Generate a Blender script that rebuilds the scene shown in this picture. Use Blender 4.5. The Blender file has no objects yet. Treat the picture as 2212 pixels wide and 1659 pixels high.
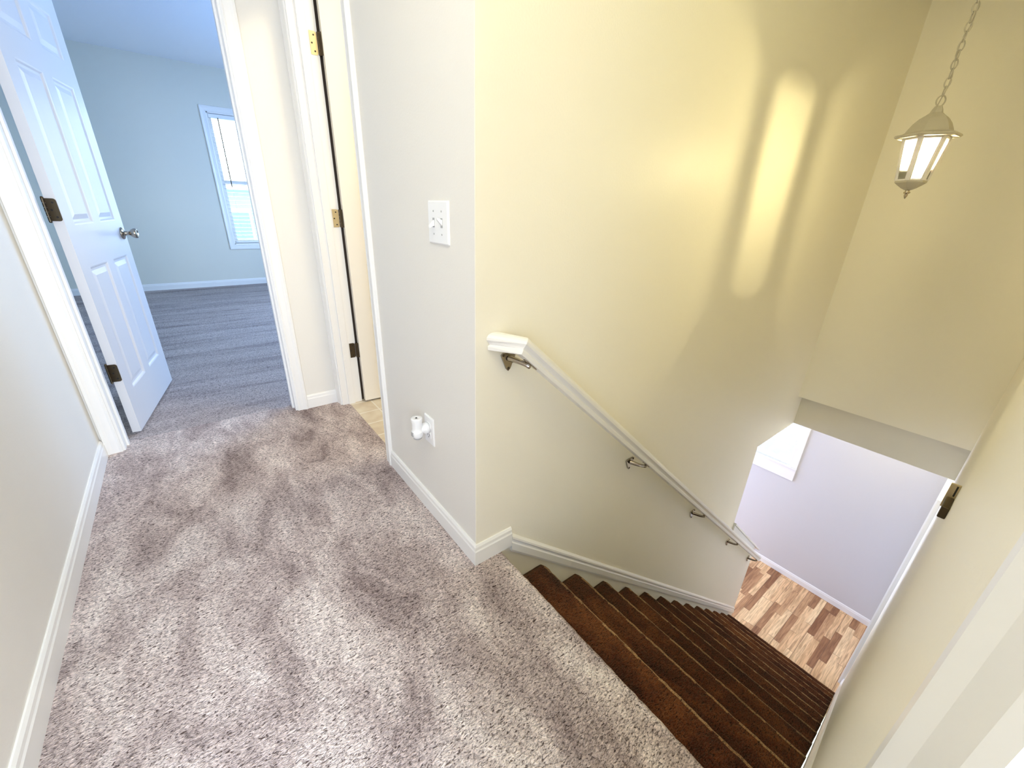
import bpy, bmesh, math, random
from mathutils import Vector, Matrix
import numpy as np
random.seed(7)
C = bpy.context.scene.collection
SC = bpy.context.scene

# ------------------------------------------------------------------ camera, world, exposure, room lights
cam_d = bpy.data.cameras.new('camera'); cam = bpy.data.objects.new('camera', cam_d); C.objects.link(cam)
cam_d.sensor_fit = 'HORIZONTAL'; cam_d.sensor_width = 36.0
cam_d.lens = 884.82 / 2212 * 36.0
cam_d.clip_start = 0.004; cam_d.clip_end = 200
Rm = Matrix(((0.7932215679984865, -0.6080739502116888, 0.032335972785353495),
             (-0.21534707256907193, -0.32979536916163776, -0.9191630175412141),
             (0.569583341046728, 0.7221364729422631, -0.39254774492863276)))
W3 = Matrix((Rm[0], -Rm[1], -Rm[2])).transposed()      # columns: right, up, back
cam.matrix_world = Matrix.Translation((0, 0, 1.15)) @ W3.to_4x4()
SC.camera = cam

SC.view_settings.view_transform = 'Standard'; SC.view_settings.look = 'None'
SC.view_settings.gamma = 1.0; SC.view_settings.use_curve_mapping = False
SC.view_settings.exposure = 0.32
SC.cycles.use_denoising = True
SC.cycles.max_bounces = 10; SC.cycles.diffuse_bounces = 6; SC.cycles.glossy_bounces = 4
SC.cycles.transparent_max_bounces = 16; SC.cycles.transmission_bounces = 6
SC.cycles.sample_clamp_indirect = 6.0
SC.cycles.caustics_reflective = False; SC.cycles.caustics_refractive = False

world = bpy.data.worlds.new('world'); SC.world = world; world.use_nodes = True
bg = world.node_tree.nodes['Background']
bg.inputs[0].default_value = (0.750, 0.920, 1.000, 1); bg.inputs[1].default_value = 6.38

def area(name, loc, target, size, power, color, sy=None):
    d = bpy.data.lights.new(name, 'AREA'); d.energy = power; d.color = color
    d.shape = 'RECTANGLE'; d.size = size; d.size_y = sy or size
    o = bpy.data.objects.new(name, d); C.objects.link(o); o.location = loc
    o.rotation_euler = (Vector(target) - Vector(loc)).to_track_quat('-Z', 'Y').to_euler()
    return o
def globe(name, loc, r, power, color):
    d = bpy.data.lights.new(name, 'POINT'); d.energy = power; d.color = color; d.shadow_soft_size = r
    o = bpy.data.objects.new(name, d); C.objects.link(o); o.location = loc
    return o
# daylight entering the rooms through their windows, plus an added back room fill
area('bedroom_daylight', (2.56, 4.9, 1.45), (0, 4.7, 1.2), 1.6, 50.7, (0.062, 0.312, 1.000), 1.4)
area('back_room_daylight', (-0.2, -2.35, 1.35), (-0.2, 1.5, 0.7), 1.9, 141.2, (0.640, 0.740, 1.000), 1.3)
area('back_room_side_fill', (-1.62, -1.05, 1.35), (1.2, 0.6, 0.9), 1.0, 18.0, (0.36, 0.60, 1.000), 1.4)  # unseen lamp added to fill the stair wall, no window here
area('lower_room_daylight', (3.6, 3.9, -1.5), (4.2, 0.5, -1.6), 1.8, 72.0, (0.486, 0.528, 1.000), 1.5)
# bathroom ceiling light, then added fill lamps unseen in stairwell, foyer and hall
area('bathroom_light', (1.25, 1.65, 2.40), (1.1, 1.9, 0), 0.35, 15.0, (1.000, 0.861, 0.583), None)
globe('stairwell_fill', (1.05, 0.20, 2.27), 0.11, 1.6, (1.000, 1.000, 0.333))  # unseen lamp added to brighten the stairwell walls
globe('foyer_fill', (4.25, 0.43, -0.48), 0.09, 6.0, (1.000, 0.900, 0.550))  # unseen lamp added to brighten the lower stair wall
area('hall_fill', (-0.14, 0.42, 2.37), (-0.14, 0.42, 0), 0.56, 9.5, (1.000, 0.950, 0.750))  # unseen lamp added for general hall brightness

# ------------------------------------------------------------------ materials
def mat(name, col, rough=0.5, metal=0.0, spec=0.5, bump=None, emis=None, sheen=0):
    m = bpy.data.materials.new(name); m.use_nodes = True
    nt = m.node_tree; b = nt.nodes['Principled BSDF']
    b.inputs['Base Color'].default_value = (*col, 1); b.inputs['Roughness'].default_value = rough
    b.inputs['Metallic'].default_value = metal; b.inputs['Specular IOR Level'].default_value = spec
    if sheen:
        b.inputs['Sheen Weight'].default_value = sheen; b.inputs['Sheen Roughness'].default_value = 0.5
    if emis:
        b.inputs['Emission Color'].default_value = (*emis[0], 1); b.inputs['Emission Strength'].default_value = emis[1]
    if bump:
        sc, st, dist = bump
        tc = nt.nodes.new('ShaderNodeTexCoord'); n = nt.nodes.new('ShaderNodeTexNoise')
        n.inputs['Scale'].default_value = sc; n.inputs['Detail'].default_value = 3
        bp = nt.nodes.new('ShaderNodeBump'); bp.inputs['Strength'].default_value = st; bp.inputs['Distance'].default_value = dist
        nt.links.new(tc.outputs['Object'], n.inputs['Vector']); nt.links.new(n.outputs['Fac'], bp.inputs['Height'])
        nt.links.new(bp.outputs['Normal'], b.inputs['Normal'])
    return m
def ramp(nt, stops):
    r = nt.nodes.new('ShaderNodeValToRGB'); e = r.color_ramp.elements
    while len(e) < len(stops): e.new(0.5)
    for k, (p, c) in enumerate(stops):
        e[k].position = p; e[k].color = (*c, 1)
    return r

PAINT = mat('hall_wall_paint', (0.80, 0.775, 0.715), 0.5, bump=(160, 0.22, 0.002))
PAINT_S = mat('lit_stairwell_paint', (0.93, 0.885, 0.75), 0.45, bump=(160, 0.22, 0.002))  # hall paint lightened and yellowed, lamplight put into the colour
PAINT_G2 = mat('shaded_header_paint', (0.71, 0.67, 0.55), 0.55, bump=(160, 0.2, 0.002))  # header paint darkened, the ledge's shadow put into the colour
PAINT_GREY = mat('lower_wall_paint', (0.62, 0.61, 0.61), 0.55, bump=(160, 0.2, 0.002))
PAINT_BED = mat('bedroom_wall_paint', (0.72, 0.71, 0.62), 0.55, bump=(160, 0.2, 0.002))
CEIL = mat('ceiling_paint', (0.90, 0.91, 0.92), 0.7, bump=(120, 0.2, 0.003))
TRIM = mat('trim_paint', (0.86, 0.85, 0.82), 0.30)
DOORM = mat('door_paint', (0.72, 0.715, 0.73), 0.34)
CREAM = mat('cream_door_paint', (0.86, 0.82, 0.73), 0.35)
NICKEL = mat('satin_nickel', (0.40, 0.35, 0.28), 0.20, 1.0)
BRONZE = mat('aged_brass', (0.10, 0.075, 0.045), 0.42, 0.9, bump=(200, 0.3, 0.001))
BRASS = mat('pale_brass', (0.72, 0.60, 0.36), 0.35, 0.9, bump=(200, 0.2, 0.001))
DARK = mat('dark_hole', (0.02, 0.016, 0.012), 0.7)
PLASTIC = mat('white_plastic', (0.88, 0.88, 0.87), 0.3)
PLASTIC_G = mat('grey_plastic', (0.42, 0.42, 0.41), 0.4)
WHITE_METAL = mat('white_enamel', (0.46, 0.42, 0.33), 0.45, bump=(240, 0.3, 0.001))
RAILM = mat('rail_paint', (0.84, 0.82, 0.78), 0.30)
SIDING = mat('neighbour_siding', (0.20, 0.42, 0.58), 0.7)
SIDEW = mat('neighbour_trim', (0.8, 0.85, 0.9), 0.6)
SIDEG = mat('neighbour_pane', (0.12, 0.22, 0.30), 0.3)
GAP_SHADE = mat('gap_shade_panel', (0.05, 0.032, 0.018), 0.6)  # dark colour for the shade in the bathroom door's hinge gap
ASPH = mat('shaded_paving', (0.155, 0.150, 0.155), 0.9, bump=(20, 0.3, 0.01))
CONC = mat('pale_concrete', (0.62, 0.64, 0.68), 0.8, bump=(20, 0.3, 0.01))

def carpet(name, light, mid, dark, patch=1.7, tuft=170, bumpd=0.010, sheen=0.0, hi=None, lines=False):
    m = bpy.data.materials.new(name); m.use_nodes = True; nt = m.node_tree; N = nt.nodes; L = nt.links
    b = N['Principled BSDF']; b.inputs['Roughness'].default_value = 0.95; b.inputs['Specular IOR Level'].default_value = 0.08
    b.inputs['Sheen Weight'].default_value = sheen; b.inputs['Sheen Roughness'].default_value = 0.4; b.inputs['Sheen Tint'].default_value = (1.0, 0.78, 0.5, 1)
    tc = N.new('ShaderNodeTexCoord')
    # large lay of the pile (foot and vacuum marks)
    mp = N.new('ShaderNodeMapping'); mp.inputs['Rotation'].default_value = (0, 0, math.radians(20)); mp.inputs['Scale'].default_value = (1.7, 0.8, 1); mp.inputs['Location'].default_value = (0.55, 0.2, 0)
    L.new(tc.outputs['Object'], mp.inputs['Vector'])
    n1 = N.new('ShaderNodeTexNoise'); n1.inputs['Scale'].default_value = patch * 1.7; n1.inputs['Detail'].default_value = 5; n1.inputs['Roughness'].default_value = 0.68; n1.inputs['Distortion'].default_value = 0.5
    L.new(mp.outputs[0], n1.inputs['Vector'])
    if lines: mp.inputs['Rotation'].default_value = (0, 0, 0.07); mp.inputs['Scale'].default_value = (0.3, 2.6, 1)
    r1 = ramp(nt, [(0.33, dark), (0.49, mid), (0.67, light)])
    L.new(n1.outputs['Fac'], r1.inputs[0])
    # tufts, the shade between them put into the colour as dark gaps
    n2 = N.new('ShaderNodeTexNoise'); n2.inputs['Scale'].default_value = tuft; n2.inputs['Detail'].default_value = 2.5; n2.inputs['Roughness'].default_value = 0.6; n2.inputs['Distortion'].default_value = 1.2
    mp2 = N.new('ShaderNodeMapping'); mp2.inputs['Rotation'].default_value = (0, 0, math.radians(4)); mp2.inputs['Scale'].default_value = (0.62, 1.45, 1)
    L.new(tc.outputs['Object'], mp2.inputs['Vector']); L.new(mp2.outputs[0], n2.inputs['Vector'])
    r2 = ramp(nt, [(0.34, (0.14, 0.115, 0.11)), (0.47, (0.84, 0.83, 0.83)), (0.64, (1.38, 1.36, 1.34))])
    L.new(n2.outputs['Fac'], r2.inputs[0])
    mx = N.new('ShaderNodeMix'); mx.data_type = 'RGBA'; mx.blend_type = 'MULTIPLY'; mx.inputs[0].default_value = 1.0
    L.new(r1.outputs[0], mx.inputs[6]); L.new(r2.outputs[0], mx.inputs[7])
    L.new(mx.outputs[2], b.inputs['Base Color'])
    bp = N.new('ShaderNodeBump'); bp.inputs['Strength'].default_value = 0.9; bp.inputs['Distance'].default_value = bumpd
    L.new(n2.outputs['Fac'], bp.inputs['Height'])
    L.new(bp.outputs['Normal'], b.inputs['Normal'])
    return m
CARPET = carpet('mauve_beige_carpet', (0.90, 0.80, 0.75), (0.62, 0.52, 0.49), (0.36, 0.285, 0.27), patch=1.9)
CARPETB = carpet('bedroom_carpet', (0.62, 0.55, 0.53), (0.52, 0.45, 0.43), (0.36, 0.30, 0.29), lines=True)
STAIRC = carpet('shaded_stair_carpet', (0.19, 0.062, 0.020), (0.085, 0.022, 0.009), (0.032, 0.007, 0.005), patch=2.2, sheen=0.2)  # hall carpet darkened, shade on the treads put into the colour
NOSEC = carpet('lit_nosing_carpet', (0.50, 0.30, 0.13), (0.36, 0.19, 0.08), (0.20, 0.10, 0.045), patch=2.2, sheen=0.3)  # light caught on the rounded nosings, put into a paler colour

def wood():
    m = bpy.data.materials.new('plank_laminate'); m.use_nodes = True; nt = m.node_tree; N = nt.nodes; L = nt.links
    b = N['Principled BSDF']; b.inputs['Roughness'].default_value = 0.42
    tc = N.new('ShaderNodeTexCoord')
    sep = N.new('ShaderNodeSeparateXYZ'); L.new(tc.outputs['Object'], sep.inputs[0])
    def mth(op, a, bb=None):
        q = N.new('ShaderNodeMath'); q.operation = op
        for i, s in enumerate((a, bb)):
            if s is None: continue
            if isinstance(s, (int, float)): q.inputs[i].default_value = s
            else: L.new(s, q.inputs[i])
        return q.outputs[0]
    row = mth('FLOOR', mth('DIVIDE', sep.outputs[1], 0.060))
    wn = N.new('ShaderNodeTexWhiteNoise'); wn.noise_dimensions = '1D'; L.new(row, wn.inputs['W'])
    xs = mth('ADD', mth('DIVIDE', sep.outputs[0], 0.48), mth('MULTIPLY', wn.outputs['Value'], 7.3))
    col = mth('FLOOR', xs)
    cb = N.new('ShaderNodeCombineXYZ'); L.new(row, cb.inputs[0]); L.new(col, cb.inputs[1])
    w2 = N.new('ShaderNodeTexWhiteNoise'); w2.noise_dimensions = '3D'; L.new(cb.outputs[0], w2.inputs['Vector'])
    r = ramp(nt, [(0.0, (0.27, 0.12, 0.05)), (0.22, (0.46, 0.25, 0.12)), (0.40, (0.72, 0.46, 0.24)), (1.0, (0.86, 0.63, 0.36))])
    L.new(w2.outputs['Value'], r.inputs[0])
    mp = N.new('ShaderNodeMapping'); mp.inputs['Scale'].default_value = (2.2, 26, 1); L.new(tc.outputs['Object'], mp.inputs[0])
    off = N.new('ShaderNodeVectorMath'); off.operation = 'ADD'; L.new(mp.outputs[0], off.inputs[0]); L.new(w2.outputs['Color'], off.inputs[1])
    n = N.new('ShaderNodeTexNoise'); n.inputs['Scale'].default_value = 2.4; n.inputs['Detail'].default_value = 5; n.inputs['Distortion'].default_value = 0.8; L.new(off.outputs[0], n.inputs['Vector'])
    r2 = ramp(nt, [(0.32, (0.62, 0.55, 0.50)), (0.62, (1.1, 1.1, 1.08))]); L.new(n.outputs['Fac'], r2.inputs[0])
    mx = N.new('ShaderNodeMix'); mx.data_type = 'RGBA'; mx.blend_type = 'MULTIPLY'; mx.inputs[0].default_value = 1
    L.new(r.outputs[0], mx.inputs[6]); L.new(r2.outputs[0], mx.inputs[7])
    # dark joints
    fy = mth('FRACT', mth('DIVIDE', sep.outputs[1], 0.18)); fx = mth('FRACT', xs)
    e = mth('MAXIMUM', mth('LESS_THAN', fy, 0.018), mth('LESS_THAN', fx, 0.006))
    m2 = N.new('ShaderNodeMix'); m2.data_type = 'RGBA'; L.new(e, m2.inputs[0]); L.new(mx.outputs[2], m2.inputs[6]); m2.inputs[7].default_value = (0.16, 0.08, 0.04, 1)
    L.new(m2.outputs[2], b.inputs['Base Color'])
    return m
WOOD = wood()

def vinyl():
    m = bpy.data.materials.new('beige_vinyl_tile'); m.use_nodes = True; nt = m.node_tree; N = nt.nodes; L = nt.links
    b = N['Principled BSDF']; b.inputs['Roughness'].default_value = 0.4
    tc = N.new('ShaderNodeTexCoord'); br = N.new('ShaderNodeTexBrick'); br.offset = 0; br.inputs['Scale'].default_value = 1
    br.inputs['Brick Width'].default_value = 0.15; br.inputs['Row Height'].default_value = 0.15; br.inputs['Mortar Size'].default_value = 0.004
    br.inputs['Color1'].default_value = (0.74, 0.68, 0.55, 1); br.inputs['Color2'].default_value = (0.58, 0.47, 0.33, 1); br.inputs['Mortar'].default_value = (0.78, 0.74, 0.66, 1)
    L.new(tc.outputs['Object'], br.inputs['Vector']); n = N.new('ShaderNodeTexNoise'); n.inputs['Scale'].default_value = 12
    L.new(tc.outputs['Object'], n.inputs['Vector']); mx = N.new('ShaderNodeMix'); mx.data_type = 'RGBA'; mx.blend_type = 'OVERLAY'; mx.inputs[0].default_value = 0.4
    L.new(br.outputs['Color'], mx.inputs[6]); L.new(n.outputs['Fac'], mx.inputs[7]); L.new(mx.outputs[2], b.inputs['Base Color'])
    return m
VINYL = vinyl()

def glass(name, frost):
    m = bpy.data.materials.new(name); m.use_nodes = True; nt = m.node_tree; N = nt.nodes; L = nt.links
    for n in list(N): N.remove(n)
    out = N.new('ShaderNodeOutputMaterial'); tr = N.new('ShaderNodeBsdfTransparent'); tl = N.new('ShaderNodeBsdfTranslucent'); gl = N.new('ShaderNodeBsdfGlossy')
    gl.inputs['Roughness'].default_value = 0.05; tl.inputs['Color'].default_value = (0.95, 0.95, 0.95, 1)
    a = N.new('ShaderNodeMixShader'); a.inputs[0].default_value = frost; L.new(tr.outputs[0], a.inputs[1]); L.new(tl.outputs[0], a.inputs[2])
    f = N.new('ShaderNodeFresnel'); f.inputs[0].default_value = 1.45
    c = N.new('ShaderNodeMixShader'); L.new(f.outputs[0], c.inputs[0]); L.new(a.outputs[0], c.inputs[1]); L.new(gl.outputs[0], c.inputs[2])
    L.new(c.outputs[0], out.inputs[0]); return m
GLASS = glass('clear_glass', 0.0)
LGLASS = glass('seeded_lantern_glass', 0.45)
def acrylic(name, col):
    m = bpy.data.materials.new(name); m.use_nodes = True; nt = m.node_tree; N = nt.nodes; L = nt.links
    for n in list(N): N.remove(n)
    out = N.new('ShaderNodeOutputMaterial'); d = N.new('ShaderNodeBsdfDiffuse'); t = N.new('ShaderNodeBsdfTranslucent'); a = N.new('ShaderNodeMixShader')
    d.inputs[0].default_value = (*col, 1); t.inputs[0].default_value = (*col, 1); a.inputs[0].default_value = 0.12
    L.new(d.outputs[0], a.inputs[1]); L.new(t.outputs[0], a.inputs[2]); L.new(a.outputs[0], out.inputs[0]); return m
FRAMEM = acrylic('white_lantern_frame', (0.80, 0.77, 0.74))
def emit(name, col, s):
    m = bpy.data.materials.new(name); m.use_nodes = True; nt = m.node_tree
    b = nt.nodes['Principled BSDF']; b.inputs['Base Color'].default_value = (1, 1, 1, 1)
    b.inputs['Emission Color'].default_value = (*col, 1); b.inputs['Emission Strength'].default_value = s; return m
BULB = emit('lit_bulb', (1.0, 0.86, 0.46), 9200)
DOME = emit('lit_dome', (1.0, 0.93, 0.84), 3)

# ------------------------------------------------------------------ mesh helpers
def obj(name, bm, m, parent=None, smooth=False, bevel=0, kind=None):
    me = bpy.data.meshes.new(name); bmesh.ops.remove_doubles(bm, verts=bm.verts, dist=1e-6)
    bmesh.ops.recalc_face_normals(bm, faces=bm.faces); bm.to_mesh(me); bm.free()
    o = bpy.data.objects.new(name, me); C.objects.link(o)
    for mm in (m if isinstance(m, (list, tuple)) else [m]): me.materials.append(mm)
    if smooth:
        for p in me.polygons: p.use_smooth = True
    if bevel:
        b = o.modifiers.new('edge', 'BEVEL'); b.width = bevel; b.segments = 2; b.limit_method = 'ANGLE'; b.angle_limit = math.radians(40)
    if parent:
        o.parent = parent; o.matrix_parent_inverse = Matrix.Identity(4)
    if kind: o['kind'] = kind
    return o
def struct(name, bm, m, label=None, **k):
    o = obj(name, bm, m, **k)
    if o.parent is None:
        o['kind'] = 'structure'
        if label: o['label'] = label
    return o
def tag(o, label, cat, group=None):
    o['label'] = label; o['category'] = cat
    if group: o['group'] = group
    return o
def thing(name, label, cat, loc=(0, 0, 0), rz=0, group=None):
    o = bpy.data.objects.new(name, None); C.objects.link(o); o.location = loc; o.rotation_euler = (0, 0, rz)
    o.empty_display_size = 0.05
    return tag(o, label, cat, group)
def shell(name, label=None, loc=(0, 0, 0), rz=0):
    o = bpy.data.objects.new(name, None); C.objects.link(o); o.location = loc; o.rotation_euler = (0, 0, rz); o.empty_display_size = 0.05
    o['kind'] = 'structure'
    if label: o['label'] = label
    return o
def part(name, bm, m, parent, **k):            # bm in world coords -> parent's local
    inv = (Matrix.Translation(parent.location) @ parent.rotation_euler.to_matrix().to_4x4()).inverted()
    bmesh.ops.transform(bm, matrix=inv, verts=bm.verts)
    return obj(name, bm, m, parent, **k)
def box(bm, a, b, mi=0):
    x0, y0, z0 = a; x1, y1, z1 = b
    v = [bm.verts.new(p) for p in ((x0,y0,z0),(x1,y0,z0),(x1,y1,z0),(x0,y1,z0),(x0,y0,z1),(x1,y0,z1),(x1,y1,z1),(x0,y1,z1))]
    for f in ((0,3,2,1),(4,5,6,7),(0,1,5,4),(1,2,6,5),(2,3,7,6),(3,0,4,7)):
        fc = bm.faces.new([v[i] for i in f]); fc.material_index = mi
def boxes(*bs):
    bm = bmesh.new()
    for a, b in bs: box(bm, a, b)
    return bm
def sweep(bm, loops, closed_path=False, closed_prof=True, caps=True):
    """loops: list over path stations of lists of profile points (3D)."""
    V = [[bm.verts.new(p) for p in lp] for lp in loops]
    n = len(V); m = len(V[0])
    for i in range(n if closed_path else n - 1):
        for j in range(m if closed_prof else m - 1):
            a, b = V[i], V[(i + 1) % n]
            bm.faces.new((a[j], a[(j + 1) % m], b[(j + 1) % m], b[j]))
    if caps and not closed_path and closed_prof:
        bm.faces.new(V[0][::-1]); bm.faces.new(V[-1])
def prism(bm, pts, d):
    d = Vector(d); sweep(bm, [[Vector(p) for p in pts], [Vector(p) + d for p in pts]])
def lathe(bm, prof, axis=(0, 0), seg=32, phase=0.0, z0=0.0):
    L = []
    for k in range(seg):
        a = phase + 2 * math.pi * k / seg
        L.append([Vector((axis[0] + r * math.cos(a), axis[1] + r * math.sin(a), z0 + z)) for r, z in prof])
    sweep(bm, L, closed_path=True, closed_prof=False, caps=False)
def tube(bm, pts, r, seg=10, closed=False):
    P = [Vector(p) for p in pts]; n = len(P); L = []; up = None
    for i in range(n):
        t = ((P[(i + 1) % n] - P[i - 1]) if closed else (P[min(i + 1, n - 1)] - P[max(i - 1, 0)])).normalized()
        if up is None:
            up = Vector((0, 0, 1)) if abs(t.z) < 0.9 else Vector((1, 0, 0))
        u = (up - t * up.dot(t)).normalized(); up = u; w = t.cross(u)
        rr = r[i] if isinstance(r, (list, tuple)) else r
        L.append([P[i] + (u * math.cos(2*math.pi*k/seg) + w * math.sin(2*math.pi*k/seg)) * rr for k in range(seg)])
    sweep(bm, L, closed_path=closed, caps=not closed)
def sphere(bm, c, r, sx=1, sy=1, sz=1, seg=16):
    g = bmesh.ops.create_uvsphere(bm, u_segments=seg, v_segments=seg // 2 + 2, radius=1)
    bmesh.ops.transform(bm, matrix=Matrix.Translation(c) @ Matrix.Diagonal((r*sx, r*sy, r*sz, 1)), verts=g['verts'])

BASE = [(0, 0), (0.012, 0), (0.012, 0.058), (0.0095, 0.064), (0.0085, 0.075), (0.004, 0.083), (0, 0.083)]
def base_run(path, z0, side=1, prof=BASE):
    """baseboard along a 2D path; offset to the left (side=1) or right (-1) of travel, mitred."""
    P = [Vector((p[0], p[1])) for p in path]; bm = bmesh.new(); loops = []
    for i, p in enumerate(P):
        ns = []
        if i > 0: t = (P[i] - P[i-1]).normalized(); ns.append(Vector((-t.y, t.x)) * side)
        if i < len(P) - 1: t = (P[i+1] - P[i]).normalized(); ns.append(Vector((-t.y, t.x)) * side)
        n = ns[0] if len(ns) == 1 else (ns[0] + ns[1]) / (1 + ns[0].dot(ns[1]))
        loops.append([Vector((p.x + n.x * t_, p.y + n.y * t_, z0 + z)) for t_, z in prof])
    sweep(bm, loops); return bm
CAS = [(0, 0), (0, 0.009), (0.006, 0.0115), (0.012, 0.010), (0.034, 0.0125), (0.045, 0.0165), (0.055, 0.0165), (0.058, 0.012), (0.058, 0)]
def casing(a0, a1, z0, z1, place, w=1.0, closed=False):
    """casing around an opening a0..a1 x z0..z1; place(a, z, t) -> 3D."""
    bm = bmesh.new(); st = []
    corners = [(a0, z0, -1, -1), (a0, z1, -1, 1), (a1, z1, 1, 1), (a1, z0, 1, -1)]
    for a, z, sa, sz in corners:
        lp = []
        for o_, t in CAS:
            oz = o_ * w * sz if (sz > 0 or closed) else 0
            lp.append(Vector(place(a + sa * o_ * w, z + oz, t)))
        st.append(lp)
    sweep(bm, st, closed_path=closed); return bm

# ------------------------------------------------------------------ dimensions
XL, XW, YS, YN = -0.502, 0.588, 0.913, -0.035      # left wall, switch wall, stair wall, near wall
YB = 2.503                                          # hall end wall (bedroom doorway)
ZC = 2.44; ZF = -2.812; XF = 4.941; XH = 3.557; ZH = -0.378
XN, RUN, RIS = 0.690, 0.22962, 0.20087
SL = RIS / RUN

# ------------------------------------------------------------------ floors
struct('floor', boxes(((-1.75, -0.16, -0.04), (XW+0.04, 2.60, 0)), ((XW+0.04, -0.16, -0.04), (XN-0.014, YS, 0))), CARPET,
       'mauve beige cut-pile carpet over hall, landing and bedroom')
struct('floor_bedroom', boxes(((-1.75, 2.60, -0.04), (2.6, 7.30, 0))), CARPETB, 'carpet with vacuum stripes in the bedroom')
# rounded carpet edge over the top riser
bm = bmesh.new()
prof = [(XN-0.014, 0.0), (XN-0.006, -0.001), (XN+0.001, -0.006), (XN+0.004, -0.014), (XN+0.002, -0.024), (XN-0.006, -0.030), (XN-0.014, -0.03)]
ny = 60; loops = []
for k in range(ny + 1):
    y = YN + (YS - 0.002 - YN) * k / ny
    j = (random.random() - 0.5) * 0.003
    loops.append([Vector((x + j * (i not in (0, 6)), y, z)) for i, (x, z) in enumerate(prof)])
sweep(bm, loops); struct('floor_edge', bm, CARPET, 'carpet lip wrapped over the top stair nosing', smooth=True)
struct('floor_backroom', boxes(((-1.6, -2.5, -0.04), (2.4, -0.16, 0))), CARPET)
struct('floor_bathroom', boxes(((XW+0.04, 1.1, -0.04), (2.5, 2.60, 0.002))), VINYL, 'beige vinyl tile floor behind the bathroom door')
struct('floor_lower', boxes(((-0.6, 0.9, ZF-0.05), (XF+0.1, 4.1, ZF)), ((3.4, -0.1, ZF-0.05), (XF+0.1, 0.9, ZF))), WOOD, 'striped brown plank flooring at the foot of the stairs')
# slab under the upper floor
struct('ceiling_lower', boxes(((-0.6, 1.03, ZH), (XF+0.1, 4.1, ZH+0.06)), ((XH+0.21, -0.15, ZH), (XF+0.1, 1.03, ZH+0.06))), CEIL)

# ------------------------------------------------------------------ walls
struct('wall_left', boxes(((XL-0.12, -0.15, 0), (XL, YB+0.002, ZC))), PAINT, 'pale wall along the hall')
# end wall with bedroom doorway x -0.435..0.345
DX0, DX1, DH = -0.437, 0.347, 2.05
struct('wall_bedroom_doorway', boxes(((-1.75, YB, 0), (DX0, YB+0.115, ZC+0.3)), ((DX1, YB, 0), (2.6, YB+0.115, ZC+0.3)), ((DX0, YB, DH), (DX1, YB+0.115, ZC+0.3))), [PAINT],
       'hall end wall with the bedroom doorway')
# switch wall with bathroom doorway
BY0, BY1 = 1.700, 2.432
struct('wall_switch', boxes(((XW, YS+0.004, -0.3), (XW+0.115, BY0, ZC)), ((XW, BY1, 0), (XW+0.115, YB, ZC)), ((XW, BY0, DH), (XW+0.115, BY1, ZC))), PAINT,
       'off-white wall carrying the light switch')
# stair wall: full height to x=3.01, header over the opening, sloping knee wall below
XE = 3.012; XK = 3.79; T = 0.115
def knee(x): return -1.105 - 0.885 * (x - 3.02)
def vslab(bm, x0, x1, za0, za1, zb):           # column of wall between x0 and x1, top za0..za1, bottom zb
    f = [(x0, zb), (x1, zb), (x1, za1), (x0, za0)]
    prism(bm, [(x, YS, z) for x, z in f], (0, T, 0))
bm = bmesh.new()
vslab(bm, XW+0.115, XE, ZC, ZC, -0.3); prism(bm, [(XW, YS, -0.3), (XW+0.115, YS, -0.3), (XW+0.115, YS, ZC), (XW, YS, ZC)], (0, 0.004, 0)); vslab(bm, XE, XH+0.22, ZC, ZC, ZH); vslab(bm, 0.2, XE, -0.3, -0.3, ZF); vslab(bm, XE, XK, knee(XE), knee(XK), ZF)
struct('wall_stair', bm, PAINT_S, 'stairwell wall carrying the handrail, lamplight in its colour')
# header wall above the foot of the stairs, upper face proud of the lower
struct('wall_header', boxes(((XH, YN-0.1, -0.116), (XH+0.16, YS+0.02, ZC))), PAINT_S, 'wall hanging above the foot of the stairs, lamplight in its colour')
struct('wall_header_lower', boxes(((XH+0.10, YN-0.1, ZH), (XH+0.22, YS+0.02, -0.1165))), PAINT_G2, 'recessed band under the hanging wall, shade in its greyer colour')
# near wall along the stairs (camera stands in the doorway beside it)
NX0 = 0.128
struct('wall_near', boxes(((NX0, YN-0.115, ZF), (XF+0.1, YN, ZC))), PAINT_S, 'stairwell wall opposite the handrail, lamplight in its colour')
struct('wall_near_over_door', boxes(((XL-0.12, YN-0.115, DH), (NX0, YN, ZC)), ((XL-0.12, YN-0.115, 0), (XL+0.02, YN, DH))), PAINT)
# upper ceiling
struct('ceiling', boxes(((XL-0.12, -0.15, ZC), (XH+0.2, YB, ZC+0.05))), CEIL)
struct('ceiling_bedroom', boxes(((-1.75, YB+0.1, 2.655), (2.6, 7.45, 2.70))), CEIL, 'blue-lit bedroom ceiling')
# far lower wall with the window opening  y 1.053.. , z -1.586 ..
WY0, WY1, WZ0, WZ1 = 1.06, 2.10, -1.585, -0.50
struct('wall_lower_far', boxes(((XF, -0.15, ZF), (XF+0.12, WY0, ZH)), ((XF, WY1, ZF), (XF+0.12, 4.1, ZH)), ((XF, WY0, ZF), (XF+0.12, WY1, WZ0)), ((XF, WY0, WZ1), (XF+0.12, WY1, ZH))), PAINT_GREY,
       'pale lavender grey wall facing the stairs below')
struct('wall_lower_side', boxes(((-0.6, 4.0, ZF), (2.6, 4.1, ZH)), ((4.6, 4.0, ZF), (XF+0.1, 4.1, ZH)), ((2.6, 4.0, ZF), (4.6, 4.1, -2.3)), ((-0.6, 1.0, ZF), (-0.5, 4.0, ZH))), PAINT_GREY)
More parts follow.
